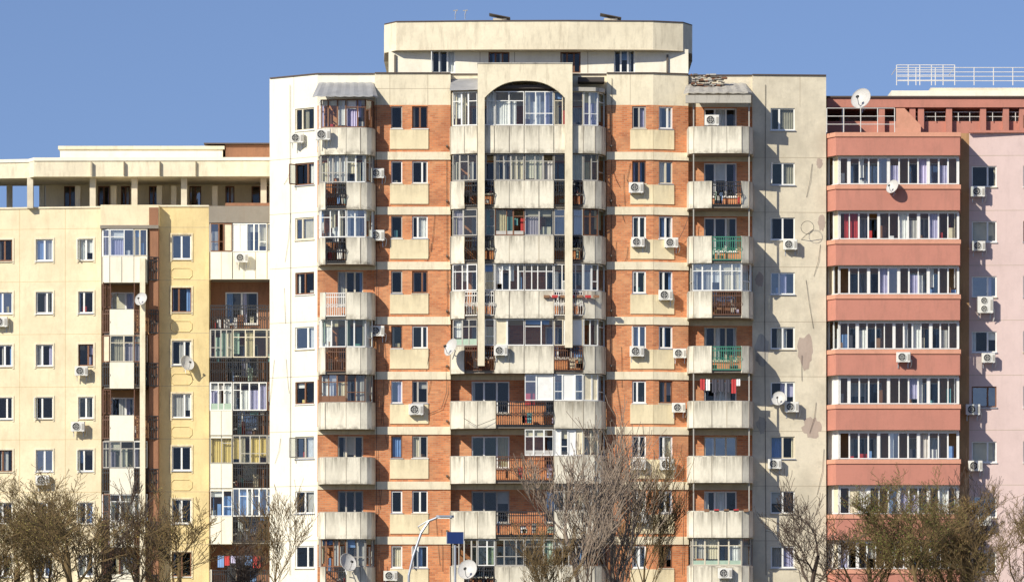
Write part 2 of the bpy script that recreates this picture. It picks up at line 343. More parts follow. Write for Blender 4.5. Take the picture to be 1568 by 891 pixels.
for i in range(0,10):
    zs0,zs1=wz(228.5+84*i,0),wz(199+84*i,0); zb0,zb1=wz(245+84*i,0),wz(233+84*i,0)
    FC.box(b,'panel_cream',FC.up(597),FC.up(656),0,.05,zs0,zs1)
    FC.box(b,'render_cream',.0,FC.L,0,.07,zb0,zb1)
    FE1.box(b,'panel_cream',FE1.up(965),FE1.L-.003,0,.05,zs0,zs1); FE2.box(b,'panel_cream',0.003,FE2.up(1032),0,.05,zs0,zs1)
    FE1.box(b,'render_cream',0,FE1.L,0,.07,zb0,zb1); FE2.box(b,'render_cream',0,FE2.L,0,.07,zb0,zb1)
    FB.box(b,'render_cream',0,FB.L,0,.05,zb0,zb1); FF.box(b,'render_grey',0,FF.L,0,.05,zb0,zb1); FDk.box(b,'render_cream',0,FDk.L,0,.05,zb0,zb1)
    zj=wz(239+84*i,0)
    for F in (FA,FG): F.box(b,'joint',0,F.L,0,.004,zj-.012,zj+.012)
    for F in (FC,FE1):
        F.box(b,'joint_dark',F.up(683 if F is FC else 934),F.up(686 if F is FC else 937),0,.3,zb1+.25,zb1+.33)
for F,pxs in ((FC,(597,655)),(FE1,(965,)),(FG,(1225,)),(FA,(450,))):
    for p in pxs: F.box(b,'joint',F.up(p)-.01,F.up(p)+.01,0,.004,BRICKTOP+.01,TOP-.01)
FC.box(b,'joint',0,FC.L,0,.005,wz(136)-.01,wz(136)+.01)
def patch(F,pts,mat,d=.006):
    vs=[F.P(F.up(p),d,wz(q,.8)) for p,q in pts]; b.add(mat,vs,[tuple(range(len(vs)))])
def blob(cx,cy,rx,ry,mat,d=.006,n=22):
    pts=[]
    for k in range(n):
        a=2*math.pi*k/n; r=U(.75,1.1); pts.append((cx+rx*r*math.cos(a),cy-ry*r*math.sin(a)))
    patch(FG,pts,mat,d)
blob(1233,538,13,28,'patch'); blob(1167,538,12,26,'raw_concrete'); blob(1258,340,6,14,'patch'); blob(1163,428,7,12,'patch'); blob(1243,654,15,17,'patch',.005); blob(1166,650,8,14,'raw_concrete',.005); blob(1255,250,5,9,'patch')
# loose cables clipped to the facades
for F,a,c in ((FC,576,596),(FC,657,688),(FE1,932,964),(FG,1220,1262),(FA,418,448)):
    for _ in range(7):
        u=U(F.up(a),F.up(c)); z=U(4,26); l=U(.6,2.6); s=U(-.4,.4)
        b.tube('cable',[F.P(u,.03,z),F.P(u+s*.3+U(-.05,.05),.06,z-l*.5),F.P(u+s,.03,z-l)],.009,4)

# ---- B bay
BP=[(487,.25),(490,-.9),(498,-1.15),(530,-1.25),(552,-1.25),(562,-1.15),(569,-.95),(573,-.6),(575,-.1)]
GL=[(488,.2),(491,-.85),(530,-1.05),(560,-1.0),(571,-.5),(573,0)]
def bay_glaze(pts,pt,pb,ns,yr,**kw):
    Wp=[(wx(p,y),y) for p,y in pts]; z1=wz(pt,yr); z0=wz(pb,yr)
    for i in range(len(Wp)-1):
        if ns[i]: 
            k2=dict(kw)
            if R()<.28: k2['fm']=random.choice(('frame_white','frame_cream','frame_grey','frame_brown'))
            if R()<.3: k2['gm']=random.choice(('glass','glass_sky','glass_dirty'))
            F=Fr(Wp[i],Wp[i+1]); glaze(b,F,.02,F.L-.02,z0+.03,z1,max(1,ns[i]+(random.choice((-1,0,0,1)) if ns[i]>2 else 0)),**k2)
    return Wp,z0,z1
Bspec={0:('cccccccc','g',dict(fm='frame_brown',pal=('c_white','c_lilac','c_cream'),cp=.6)),
1:('ccrccccc','g',dict(fm='frame_grey',cp=.95,pal=('c_white','c_white','c_cream'))),2:('ccrccccc','g',dict(fm='frame_white',cp=.8)),
3:('ncrccccc','o',None),4:('ccrccccc','g',dict(fm='frame_white',gm='glass_dirty',cp=.5,pal=('c_green','c_white'))),
5:('cccccccc','g',dict(fm='frame_brown',cp=.9)),6:('cccccccc','o',None),7:('cccccccc','o',None),8:('ncrccccc','g',dict(fm='frame_grey',cp=.6)),9:('cccccccc','o',None)}
for i,(ty,g,kw) in Bspec.items():
    rm={3:'rail_white',4:'rail_brown'}.get(i,'rail_black')
    balcony(b,BP,ty,196+84*i,236+84*i,rm=rm,yref=-1.25,back=.3,belly=(i in(1,2)))
    if g=='g': bay_glaze(GL,(152 if i==0 else 152.5+84*i),196+84*i,[2,3,2,1,1],-1.1,**kw)
    clutter(b,FB,.3,FB.L-.4,wz(236+84*i,0)+.2,4,.9)
def canopy(p0,p1,pt,pb,yb,yf,mat):
    x0,x1=wx(p0,yf),wx(p1,yf); z0=wz(pb,yf); z1=wz(pt,yb); n=14; vs=[];fs=[]
    for k in range(n+1):
        x=x0+(x1-x0)*k/n; e=.03 if k%2 else 0
        vs+=[(x,yf+(.25 if k in(0,n) else 0),z0+e),(x0+.25+(x1-x0-.5)*k/n,yb,z1+e),(x,yf+(.25 if k in(0,n) else 0),z0+e-.06),(x0+.25+(x1-x0-.5)*k/n,yb,z1+e-.06)]
    for k in range(n):
        a=4*k;c=a+4; fs+=[(a,c,c+1,a+1),(a+2,a+3,c+3,c+2),(a,a+2,c+2,c)]
    b.add(mat,vs,fs)
canopy(478,578,127,147,.28,-1.5,'tin')
canopy(1047,1153,128,142,.85,-1.5,'raw_concrete')
F0=fpx(1050,-1.45,1150,-1.45); F0.box(b,'raw_concrete',0,F0.L,-.2,0,wz(158,-1.4),wz(146,-1.4))
for _ in range(90):
    u=U(.3,1.9); z=wz(138,0)+U(0,.75); F0.box(b,random.choice(['joint_dark','frame_grey','raw_concrete','frame_brown']),u,u+U(.05,.35),-1.7,-1.5+U(0,.2),z,z+U(.03,.08))
# ---- F bay
FP=[(1051,.8),(1054,-.9),(1062,-1.2),(1090,-1.3),(1136,-1.3),(1147,-1.1),(1153,-.6),(1154,.6)]
FGl=[(1055,.7),(1060,-1.0),(1136,-1.1),(1150,-.5),(1151,.6)]
Fspec={0:('ccccccc',None),1:('cccrccc',None),2:('cccrccc',None),3:('cccrccc',dict(fm='frame_white',gm='glass_sky',cp=.6)),4:('cccrccc',None),
5:('ccccccc',None),6:('ccccccc',None),7:('ccccccc',None),8:('ccccccc',dict(fm='frame_grey',cp=.5)),9:('ccccccc',None)}
for i,(ty,kw) in Fspec.items():
    balcony(b,FP,ty,194+84*i,234+84*i,yref=-1.3,back=.9,rm={2:'rail_green',4:'rail_green',3:'rail_brown'}.get(i,'rail_black'),belly=i in(1,))
    if kw: bay_glaze(FGl,(151+84*i),194+84*i,[2,4,1,1],-1.1,**kw)
    clutter(b,FF,.3,FF.L-.5,wz(234+84*i,0)+.2,5,1.0)
    if i in (0,1,2,5,6,7):
        for p,y in ((1062,-1.1),(1147,-1.0)): 
            x=wx(p,y); b.box('frame_grey',x-.03,x+.03,y,y+.06,wz(194+84*i,y),wz(151+84*i,y))
Fl=fpx(1066,-1.0,1140,-1.0)
laundry(b,Fl,.2,Fl.L-.1,wz(580,-1),6,cols=('c_dark','c_red','c_dark','c_dark','c_white'))
for k in range(5): 
    u=.4+k*.5; Fl.box(b,'c_red' if k%2 else 'c_brown',u,u+.25,.1,.3,wz(783,-1.2),wz(779,-1.2))
# ---- D bay
DP=[(688,.4),(690,-.8),(711,-1.05),(731,-1.25),(757,-1.3),(848,-1.3),(877,-1.3),(893,-1.25),(911,-1.1),(921,-.85),(926,-.5),(928,.0)]
DG=[(691,.4),(693,-.75),(731,-1.1),(758,-1.12),(803,-1.12),(848,-1.12),(893,-1.08),(916,-.8),(926,.2)]
Dsp={0:'ccccccccccc',1:'ccrrcrrcccc',2:'ccrrcrrcccc',3:'ccrrcrrcccc',4:'ccrrcrrcccc',5:'ccccrcccccc',6:'ccccrcccccc',7:'ccccrcccccc',8:'ccrrccccccc',9:'ccccccccccc'}
for i,ty in Dsp.items():
    P5=list(DP)
    if i in(5,6,7): P5[2]=(711,-1.1); P5[4]=(759,-1.3)
    balcony(b,P5,ty,193+84.2*i,234+84.2*i,yref=-1.3,back=.5,rm={3:'rail_white',4:'rail_brown',6:'rail_brown'}.get(i,'rail_black'))
    clutter(b,FDk,.3,FDk.L-.5,wz(234+84*i,0)+.2,9,.9)
Dg={0:([2,3,2,2,3,3,2,1],dict(gm='glass',cp=.7,pal=('c_white','c_cream','c_lilac'))),1:([1,3,2,3,3,3,2,1],dict(fm='frame_grey',gm='glass_dirty',cp=.6)),
2:([1,3,2,4,3,3,2,1],dict(fm='frame_grey',gm='glass_dirty',cp=.55,pal=('c_grey','c_cream','c_teal','c_lilac'))),3:([1,3,2,3,4,3,2,1],dict(fm='frame_white',gm='glass',cp=.45)),
4:([1,3,2,2,3,3,2,1],dict(fm='frame_white',gm='glass',cp=.5,solid=.25)),5:([0,0,0,0,3,3,2,1],dict(gm='glass_sky',cp=.5,solid=.3)),6:([0,0,0,0,4,4,2,1],dict(fm='frame_white',cp=.5,solid=.1)),
7:([0,0,0,0,0,3,2,1],dict(fm='frame_grey',gm='glass_dirty',cp=.5)),8:([1,3,2,3,3,3,2,1],dict(fm='frame_grey',gm='glass_dirty',cp=.6,pal=('c_green','c_white','c_dark')))}
for i,(ns,kw) in Dg.items():
    bay_glaze(DG,(140 if i==0 else 151.5+84.2*i),193+84.2*i,ns,-1.12,**kw)
F3=fpx(742,-1.0,865,-1.0)
laundry(b,F3,.5,F3.L-1.2,wz(333,-1),8,d=-.25); F3.quad(b,'c_white',2.3,3.3,wz(190,-1),wz(155,-1),-.3)
laundry(b,F3,1.2,2.6,wz(240,-1),3,d=-.3,cols=('c_white',))
for k in range(7): F3.box(b,'c_red' if k%2 else 'c_brown',3.0+k*.42,3.3+k*.42,.3,.5,wz(456,-1.4),wz(452,-1.4))
def finbox(p0,p1,pt,pb,yf,yb,mat='render_grey'): b.box(mat,wx(p0,yf),wx(p1,yf),yf,yb,wz(pb,yf),wz(pt,yf))
finbox(731.5,742,150,560,-1.62,-1.34,'render_cream'); finbox(865,876.5,150,532,-1.62,-1.34,'render_cream')
yf,yb=-1.62,.4
ax0,ax1=wx(742,yf),wx(865,yf); X0,X1=wx(731.5,yf),wx(876.5,yf); zt=wz(98,yf); za=wz(150,yf); zc=wz(124,yf); n=24
arc=[]
for k in range(n+1):
    t=k/n; x=ax0+(ax1-ax0)*t; arc.append((x,za+(zc-za)*(1-abs(2*t-1)**2.6)))
for k in range(n):
    (x0,z0),(x1,z1)=arc[k],arc[k+1]
    b.add('render_cream',[(x0,yf,z0),(x1,yf,z1),(x1,yf,zt),(x0,yf,zt),(x0,yf+.3,z0),(x1,yf+.3,z1),(x1,yf+.3,zt),(x0,yf+.3,zt)],[(0,1,2,3),(0,1,5,4),(4,5,6,7)])
b.box('render_cream',X0,ax0,yf,yf+.3,za,zt); b.box('render_cream',ax1,X1,yf,yf+.3,za,zt)
b.box('render_grey',X0,X0+.25,yf+.3,yb,wz(140,yf),zt-.03); b.box('render_grey',X1-.25,X1,yf+.3,yb,wz(140,yf),zt-.03)
b.box('raw_concrete',X0-.02,X1+.02,yf-.03,yb,zt,zt+.06)
b.box('tar_roof',ax0,ax1,yf+.35,yb+.1,wz(136,-1.2),wz(131,-1.2))
for k in range(26):
    x=U(ax0+.3,ax1-.3); z=wz(134,-1.3)+U(0,.1); b.box('joint_dark',x,x+U(.05,.25),yf+.4,yf+.5,z,z+U(.05,.14))
x0,x1=wx(690,-1),X0
b.add('tin',[(x0-.05,-1.0,wz(139,-1)),(x1,-1.35,wz(139,-1)),(x1,.48,wz(120,.4)),(x0,.48,wz(121,.4))],[(0,1,2,3)])
b.prism('raw_concrete',[(X1,-1.3),(wx(912,-1.1),-1.15),(wx(925,-.7),-.7),(wx(928,.4),.45),(X1,.45)],wz(140,-1.2),wz(134,-1.2))
b.box('tar_roof',X1+.3,wx(925,0),-.7,.4,wz(128,0),wz(121,0))
# ---- penthouse
FPh=fpx(595,4,1054,4); ops=[]; PT=wz(76,4)
for p0,p1,pt in ((661,697,78),(748,780,80),(858,889,80),(940,972,77)):
    o=(FPh.up(p0),FPh.up(p1),wz(112,4),wz(pt,4)); ops.append(o); window(b,FPh,*o,style='three',fm='frame_white' if p0 in(661,940) else 'frame_brown',sill=False)
wallo(b,FPh,'render_white',0,FPh.L,TOP-.4,PT,ops)
Fr(FPh.P(FPh.L,0,0)[:2],(FPh.P(FPh.L,0,0)[0],13)).quad(b,'render_grey',0,9,TOP-.4,PT,0); Fr((FPh.o.x,13),(FPh.o.x,4)).quad(b,'render_white',0,9,TOP-.4,PT,0)
b.box('interior',FPh.o.x+.3,FPh.o.x+FPh.L-.3,5.,12.5,TOP-.3,PT-.1)
fp=[(588,8),(588.5,4.6),(607,3.6),(740,3.3),(870,3.2),(1000,3.4),(1046,3.9),(1060,5.0),(1060,8)]
fw=[(wx(p,y),y) for p,y in fp]; poly=fw+[(fw[-1][0],13),(fw[0][0],13)]
b.prism('render_cream',poly,wz(76,3.3),wz(33,3.3)); ribbon(b,'flashing',[(x,y-.05) for x,y in fw],.3,wz(33,3.3)+.002,wz(33,3.3)+.05)
ribbon(b,'joint',[(x,y-.02) for x,y in fw],.2,wz(76,3.3)-.03,wz(76,3.3)-.001)
for p in (605,1022): finbox(p-1.5,p+1.5,84,111,3.9,3.97,'joint_dark')
for p in (735,788,900): finbox(p-.4,p+.4,80,112,3.985,3.99,'joint')
for p,q in ((697,10),(712,9)):
    cable(b,[(p,30,5),(p,22,5),(p+2,16,5)],.025,'metal'); cable(b,[(p-3,17,5),(p+4,16,5)],.03,'metal')
for p in (752,922):
    x=wx(p,5); z=wz(33,3.3); b.box('raw_concrete',x+.1,x+.8,5,5.6,z,z+.40); b.add('tar_roof',[(x-.1,4.8,z+.60),(x+1,4.8,z+.38),(x+1,5.8,z+.38),(x-.1,5.8,z+.60),(x-.1,4.8,z+.64),(x+1,4.8,z+.42),(x+1,5.8,z+.42),(x-.1,5.8,z+.64)],BF)
for pts in ([(683,560,-.06),(684,600,-.1),(676,625,-.1),(655,634,-.08)],[(965,250,-.05),(960,275,-.05),(966,292,-.1)],[(1055,330,.3),(1048,350,.1),(1040,365,.1)],[(1046,700,.3),(1048,760,.3),(1045,880,.3)],
            [(937,120,-.05),(936,400,-.05),(938,900,-.05)],[(684,245,-.06),(685,500,-.06)],[(1172,130,.7),(1171,500,.72),(1173,880,.72)],[(444,130,1.3),(445,500,1.3),(444,880,1.3)],[(576,150,-.1),(577,480,-.1),(576,890,-.1)],
            [(710,640,-1.4),(730,652,-1.5),(760,640,-1.45)],[(940,560,-.06),(960,700,-.06),(962,880,-.06)]):
    cable(b,pts)
b.parent('apartment_building',{'glass':'window_glass','brick':'brick_cladding','frame_white':'white_window_frames','render_cream':'cream_walls'})

# ================================================================ LEFT BUILDING
b=Bd()
LT=wz(318,9)
LR=lambda i:(wz(398+80.7*i,9),wz(365+80.7*i,9))
F1=fpx(-140,10.6,155,9.2); Fy=fpx(243,8.6,320,8.6); F2=fpx(155,9.8,243,9.8); F3b=fpx(320,9.8,427,9.8)
for F,mat,cols in ((F1,'beige_left',[(-75,-45),(-5,19),(55,81),(120,143)]),(Fy,'yellow_left',[(263,293)]),(F2,'tan_left',[(170,205)]),(F3b,'brown_wall',[(345,395)])):
    ops=[]
    for p0,p1 in cols:
        for i in range(0,9):
            z0,z1=LR(i)
            if F in(F2,F3b): z0-=.55
            if F is Fy: z1+=.15
            o=(F.up(p0),F.up(p1),z0,z1); ops.append(o); window(b,F,*o,fm=random.choice(['frame_white','frame_white','frame_white','frame_brown']))
            if F is F1 or F is Fy:
                t=.09; u0,u1=o[0],o[1]
                for q in ((u0-t,u0,z0-.05-t,z1+t),(u1,u1+t,z0-.05-t,z1+t),(u0,u1,z1,z1+t)): F.box(b,'render_cream' if F is F1 else 'panel_cream',q[0],q[1],.001,.035,q[2],q[3])
            if F is Fy:
                zc=z0-.75; uc=(u0+u1)/2; w=.55;h=.28; ch=.14
                P8=[(uc-w,zc-h+ch),(uc-w+ch,zc-h),(uc+w-ch,zc-h),(uc+w,zc-h+ch),(uc+w,zc+h-ch),(uc+w-ch,zc+h),(uc-w+ch,zc+h),(uc-w,zc+h-ch)]
                for k in range(8):
                    a,c=P8[k],P8[(k+1)%8]; p,q=F.P(a[0],.01,a[1]),F.P(c[0],.01,c[1]); b.tube('yellow_left',[p,q],.03,4)
    wallo(b,F,mat,0,F.L,0,LT,ops)
    for i in range(-1,9):
        zj=wz(430+80.7*i,9); F.box(b,'joint' if F is not F1 else 'ornament',0,F.L,0,.004,zj-.01,zj+.01)
for p in (100,30): F1.box(b,'ornament',F1.up(p)-.01,F1.up(p)+.01,0,.0045,0,LT)
for (p,a,c) in ((155,9.2,9.8),(243,9.8,8.6),(320,8.6,9.8)):
    x=wx(p,min(a,c)); F=Fr((x,a),(x,c)); F.quad(b,'yellow_left' if p>200 else 'beige_left',0,F.L,0,LT,0)
xa,xb=F1.o.x,F3b.o.x+F3b.L
b.box('beige_left',xa,xa+.3,10.6,24,0,LT); b.box('beige_left',xa,xb,23.7,24,0,LT-.01); b.box('beige_left',xb-.3,xb,10,23.6,0,LT)
b.box('interior',xa+.4,xb-.4,12,23,0,LT-.4); b.prism('tar_roof',[(xa+.35,10.7),(F1.o.x+F1.L,9.9),(xb-.35,9.9),(xb-.35,23.5),(xa+.35,23.5)],LT-.35,LT-.2)
for F in (F1,F2,Fy,F3b): F.box(b,'render_cream',0,F.L,-.25,.06,LT,LT+.09)
b.box('brown_wall',wx(228,7.8),wx(242,7.8),7.9,9.75,0,LT-.1)
b.box('render_cream',wx(214,7.4),wx(222,7.4),7.45,7.7,0,wz(395,7.5))
S1=[(156,9.1),(157,7.9),(168,7.75),(205,7.75),(226,7.75),(226.5,9)]
for i in range(0,8):
    pt,pb=393+81*i,432+81*i
    if i==0: balcony(b,S1,'ccccc',pt,pb,mat='render_white',yref=7.75,back=9.8)
    else: balcony(b,S1,'rrcrr',pt,pb,mat='render_white',yref=7.75,back=9.8,rm='rail_brown' if i%2 else 'rail_black',belly=False,joints=False)
    if i in(0,2,4,5): bay_glaze(S1,351+81*i,393+81*i,[2,1,2,2,2],7.75,fm={0:'frame_white',2:'frame_brown',4:'frame_grey'}.get(i,'frame_white'),gm='glass_sky' if i==0 else 'glass_dirty',cp=.75,pal=('c_white','c_lilac','c_grey'),solid=.1)
    else:
        for p in (157.5,168,205):
            x=wx(p,7.8); b.box('rail_brown',x,x+.05,7.8,7.85,wz(393+81*i,7.8),wz(351+81*i,7.8))
        railing(b,fpx(157,8.0,170,8.0),0,.43,wz(393+81*i,8),wz(353+81*i,8),'rail_brown',False)
    clutter(b,F2,.3,2.2,wz(432+81*i,9)+.2,4,.9)
    Fs=fpx(228,7.7,243,7.9); railing(b,Fs,0,Fs.L,wz(pb,7.7),wz(pt,7.7),'rail_black',False)
S2=[(321,8.6),(321.5,7.9),(356,7.9),(409,7.9),(425,7.9)]
for i in range(0,8):
    pt,pb=386+81*i,427+81*i
    tt={0:'cccc',1:'rrrr',2:'rrrr',3:'ccrr',4:'ccrr',5:'ccrr',6:'crrr',7:'crrr'}[i]
    balcony(b,S2,tt,pt,pb,mat='render_white',yref=7.9,back=9.8,belly=False)
    kws={0:dict(gm='glass_sky',cp=.6,solid=.2),2:dict(fm='frame_cream',gm='glass_dirty',cp=.7,pal=('c_green','c_cream')),3:dict(cp=.8,pal=('c_lilac','c_white','c_grey')),
         4:dict(fm='frame_grey',cp=.95,pal=('c_yellow','c_yellow','c_cream')),5:dict(cp=.8,pal=('c_blue','c_white','c_blue'))}
    if i in kws: bay_glaze(S2,342+81*i,386+81*i,[2,3,4,1],7.9,**kws[i])
    clutter(b,F3b,.3,2.6,wz(427+81*i,9)+.2,5,.9)
Fq=fpx(325,7.9,405,7.9); laundry(b,Fq,.3,Fq.L-.2,wz(850,7.9),8,d=.15,cols=('c_blue','c_dark','c_lilac','c_red'))
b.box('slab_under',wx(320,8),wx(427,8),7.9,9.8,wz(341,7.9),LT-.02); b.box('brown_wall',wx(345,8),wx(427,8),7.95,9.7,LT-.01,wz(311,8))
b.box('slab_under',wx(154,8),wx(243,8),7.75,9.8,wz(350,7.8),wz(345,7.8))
b.box('beige_left',wx(154,8),wx(243,8),8.0,9.8,wz(345,8),LT+.05)
for p in (45,141,205,281,403): 
    y=9.; b.box('render_grey',wx(p-4.5,y),wx(p+4.5,y),y+.3,y+.65,LT+.0,wz(271,y))
for p in (-60,-110): b.box('render_grey',wx(p-4,10),wx(p+4,10),10.2,10.6,LT,wz(271,9))
sl=[(wx(-140,10.4),10.4),(wx(44,9.4),9.4),(wx(52,8.7),8.7),(wx(427,8.5),8.5)]
b.prism('render_cream',sl+[(sl[-1][0],13.6),(sl[0][0],13.6)],wz(271,8.8),wz(247,8.8)); ribbon(b,'render_white',[(x,y-.06) for x,y in sl],.25,wz(247,8.8),wz(242,8.8))
for p in (10,60,-30): b.box('render_cream',wx(p,13),wx(p+8,13),13,13.4,LT-.2,wz(271,8.8))
Fp=fpx(75,13,427,13); ops=[]
for k,p in enumerate((98,150,185,228,290,345,385)):
    o=(Fp.up(p),Fp.up(p+random.choice((18,26,14))),wz(325,13),wz(285,13)); ops.append(o); window(b,Fp,*o,style='two',fm='frame_brown',sill=False)
wallo(b,Fp,'beige_left',0,Fp.L,LT-.3,wz(271,8.8)+.01,ops); b.box('interior',Fp.o.x+.2,Fp.o.x+Fp.L,14,21,LT-.2,wz(272,13))
b.box('beige_left',Fp.o.x-.2,Fp.o.x-.003,13.002,21,LT-.3,wz(271,8.8)-.01)
for p in (115,170,240,262,325): b.box('render_cream',wx(p,11),wx(p+8,11),11,11.4,LT-.2,wz(285,11))
x0,x1=wx(92,12),wx(341,12); b.box('render_white',x0,x1,12,21,wz(247,8.8),wz(229,12)); b.box('render_cream',x0-.1,x1+.1,11.9,21.1,wz(229,12),wz(224,12))
b.box('tar_roof',x0,wx(427,12),13.7,21,wz(271,8.8),wz(247,8.8)-.01)
b.box('brown_wall',x1+.15,wx(427,12),12,21,wz(247,8.8),wz(222,12)); b.box('flashing',x1-1,wx(427,12)+.1,11.8,21.2,wz(221.5,12),wz(219.5,12))
for p in (140,190,245,300): b.box('joint',wx(p,8.7)-.012,wx(p,8.7)+.012,8.4,8.6,wz(270,8.8),wz(248,8.8))
b.parent('apartment_building.001')

# ================================================================ RIGHT (PINK) BUILDING
b=Bd()
FM=fpx(1484,2.4,1700,2.0); ops=[]
MT=wz(203,2)
for p0,p1 in ((1488,1526),(1567,1600),(1640,1670)):
    for i in range(0,10):
        o=(FM.up(p0),FM.up(p1),wz(286+84.3*i,2.2),wz(254+84.3*i,2.2)); ops.append(o)
        window(b,FM,*o,style='r',gm=random.choice(['glass','glass','glass_sky']))
        if p0==1488 and i in (1,5): F=FM; F.quad(b,'c_cream',o[0],o[1],o[2],o[3],-.3)
wallo(b,FM,'mauve',0,FM.L,0,MT,ops)
for i in range(0,10):
    z=wz(238+84*i,2.2); FM.box(b,'joint',0,FM.L,0,.004,z-.01,z+.01)
xr=wx(1484,2.4); xR=FM.P(FM.L,0,0)[0]; xL=wx(1266,2)
Fb=fpx(1266,2.4,1484,2.4); ops=[]
for i in range(0,10):
    for p0,p1 in ((1300,1350),(1390,1440)):
        o=(Fb.up(p0),Fb.up(p1),wz(300+84*i,2.4),wz(250+84*i,2.4)); ops.append(o); window(b,Fb,*o,style='two',sill=False)
wallo(b,Fb,'tan_left',0,Fb.L,0,MT,ops)
b.box('interior',xL+.2,xR-.2,3.8,17,0,MT-.3); b.box('mauve',xR-.3,xR,2.1,17.9,0,MT-.01); b.box('mauve',xL,xR,18,18.3,0,MT); b.box('pink',xL,xL+.3,2.5,17.9,0,MT-.01)
b.prism('tar_roof',[(xL+.3,2.5),(xR-.35,2.5),(xR-.35,17.9),(xL+.3,17.9)],MT-.25,MT-.05)
PP=[(1262,2.3),(1263,1.3),(1280,.3),(1375,.3),(1470,.3),(1470.5,2.3)]
PG=[(1267,2.3),(1268,1.6),(1284,.65),(1468,.65),(1468,2.3)]
for k in range(0,10):
    pt,pb=(203,238) if k==0 else (283+84*(k-1),322+84*(k-1))
    Wp=[(wx(p,y),y) for p,y in PP]; z1,z0=wz(pt,.3),wz(pb,.3)
    cx=(Wp[0][0]+Wp[-1][0])/2
    ribbon(b,'pink',Wp,.15,z0,z1-.22)
    out=[(cx+(x-cx)*1.012,y-.06 if y<2 else y) for x,y in Wp]; ribbon(b,'pink_light',out,.25,z1-.22,z1)
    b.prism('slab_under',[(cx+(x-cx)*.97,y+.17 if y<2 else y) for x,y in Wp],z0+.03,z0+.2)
    if k<9:
        gz1,gz0=wz(238+84*k,.65),wz(283+84*k,.65)
        Wg=[(wx(p,y),y) for p,y in PG]
        for j,nn in enumerate((1,2,12 if k%2 else 11,2)):
            F=Fr(Wg[j],Wg[j+1])
            if j==2:
                u=0.02; gsp=[[1,4,4,3],[4,4,4],[3,3,3,3],[2,4,4,3]][k%4]; tot=sum(gsp)
                for g in gsp:
                    w=(F.L-.04)*g/tot; glaze(b,F,u+.05,u+w-.05,gz0+.02,gz1-.12,g,gm='glass',cp=.22,tr=0,pal=('c_white','c_grey','c_lilac') if k else ('c_white','c_lilac','c_lilac'),solid=.16 if g==1 else .04,t=.05)
                    u+=w; F.box(b,'frame_white',u-.045,u+.045,-.06,.01,gz0+.02,gz1-.12)
                F.box(b,'frame_white',0,F.L,-.1,-.0,gz1-.12,gz1)
            else: glaze(b,F,.02,F.L-.02,gz0+.02,gz1,nn,cp=.5,tr=0,solid=.7 if j==1 else 0)
        curtainF=Fr(Wg[2],Wg[3])
        if k==1: curtain(b,curtainF,'c_red',.3,1.0,gz0,gz1,-.25)
        clutter(b,Fb,.4,6.2,gz0-.9,8,1.0)
def wr(b,p0,p1,pt,pb,y,n,rows,mat='rail_white',r=.02):
    z1=wz(pt,y); z0=wz(pb,y); x0,x1=wx(p0,y),wx(p1,y)
    for k in range(rows): 
        z=z0+(z1-z0)*(k+1)/rows; b.tube(mat,[(x0,y,z),(x1,y,z)],r,5)
    for k in range(n+1): x=x0+(x1-x0)*k/n; b.tube(mat,[(x,y,z0),(x,y,z1)],r*1.2,5)
wr(b,1266,1370,166,203,.6,4,3); wr(b,1266,1290,166,203,2.3,1,3)
wr(b,1373,1640,104,131,9,9,4,r=.022); wr(b,1373,1462,100,131,12,5,4,r=.022)
for p in (1373,1462): b.tube('rail_white',[(wx(p,9),9,wz(104,9)),(wx(p,9),12,wz(104,9))],.02,5)
x0,x1=wx(1266,6),wx(1660,6)
b.box('pink',x0,x1,6,6.3,MT-.1,wz(186,6)); b.box('pink',x0,x1,5.6,16,wz(166,6),wz(150,5.6)); b.box('flashing',x0-.1,x1+.1,5.5,16.1,wz(150,5.6),wz(147.5,5.6))
b.box('mauve',wx(1290,7),x1,9,15,MT-.1,wz(166,6))
for p in (1345,1392,1405,1448,1500,1535,1560,1600): b.box('pink',wx(p,6),wx(p+9,6),5.7,6.2,MT-.1,wz(165.5,6))
wr(b,1380,1660,172,186,5.9,16,2,'rail_white',.018)
b.add('pink_light',[(wx(1372,5.2),5.2,MT),(wx(1410,5.2),5.2,MT),(wx(1410,5.2),5.2,wz(192,5.2)),(wx(1385,5.2),5.2,wz(166,5.2)),(wx(1372,5.2),5.2,wz(166,5.2))],[(0,1,2,3,4)])
b.box('pink_light',wx(1370,2),wx(1410,2),2.0,2.25,MT,wz(196,2)); b.box('pink',wx(1484,2),xR,2.1,2.3,MT,MT+.12)
b.box('render_white',wx(1365,8),wx(1680,8),8,15,wz(150,5.6),wz(139,8)); b.box('render_grey',wx(1425,8.5),wx(1680,8),8.5,14,wz(139,8),wz(133,8))
Fj=fpx(1484,2.1,1700,2.0); railing(b,Fj,2.8,FM.L-.1,MT+.12,MT+.9,'rail_brown',False)
b.parent('apartment_building.002')

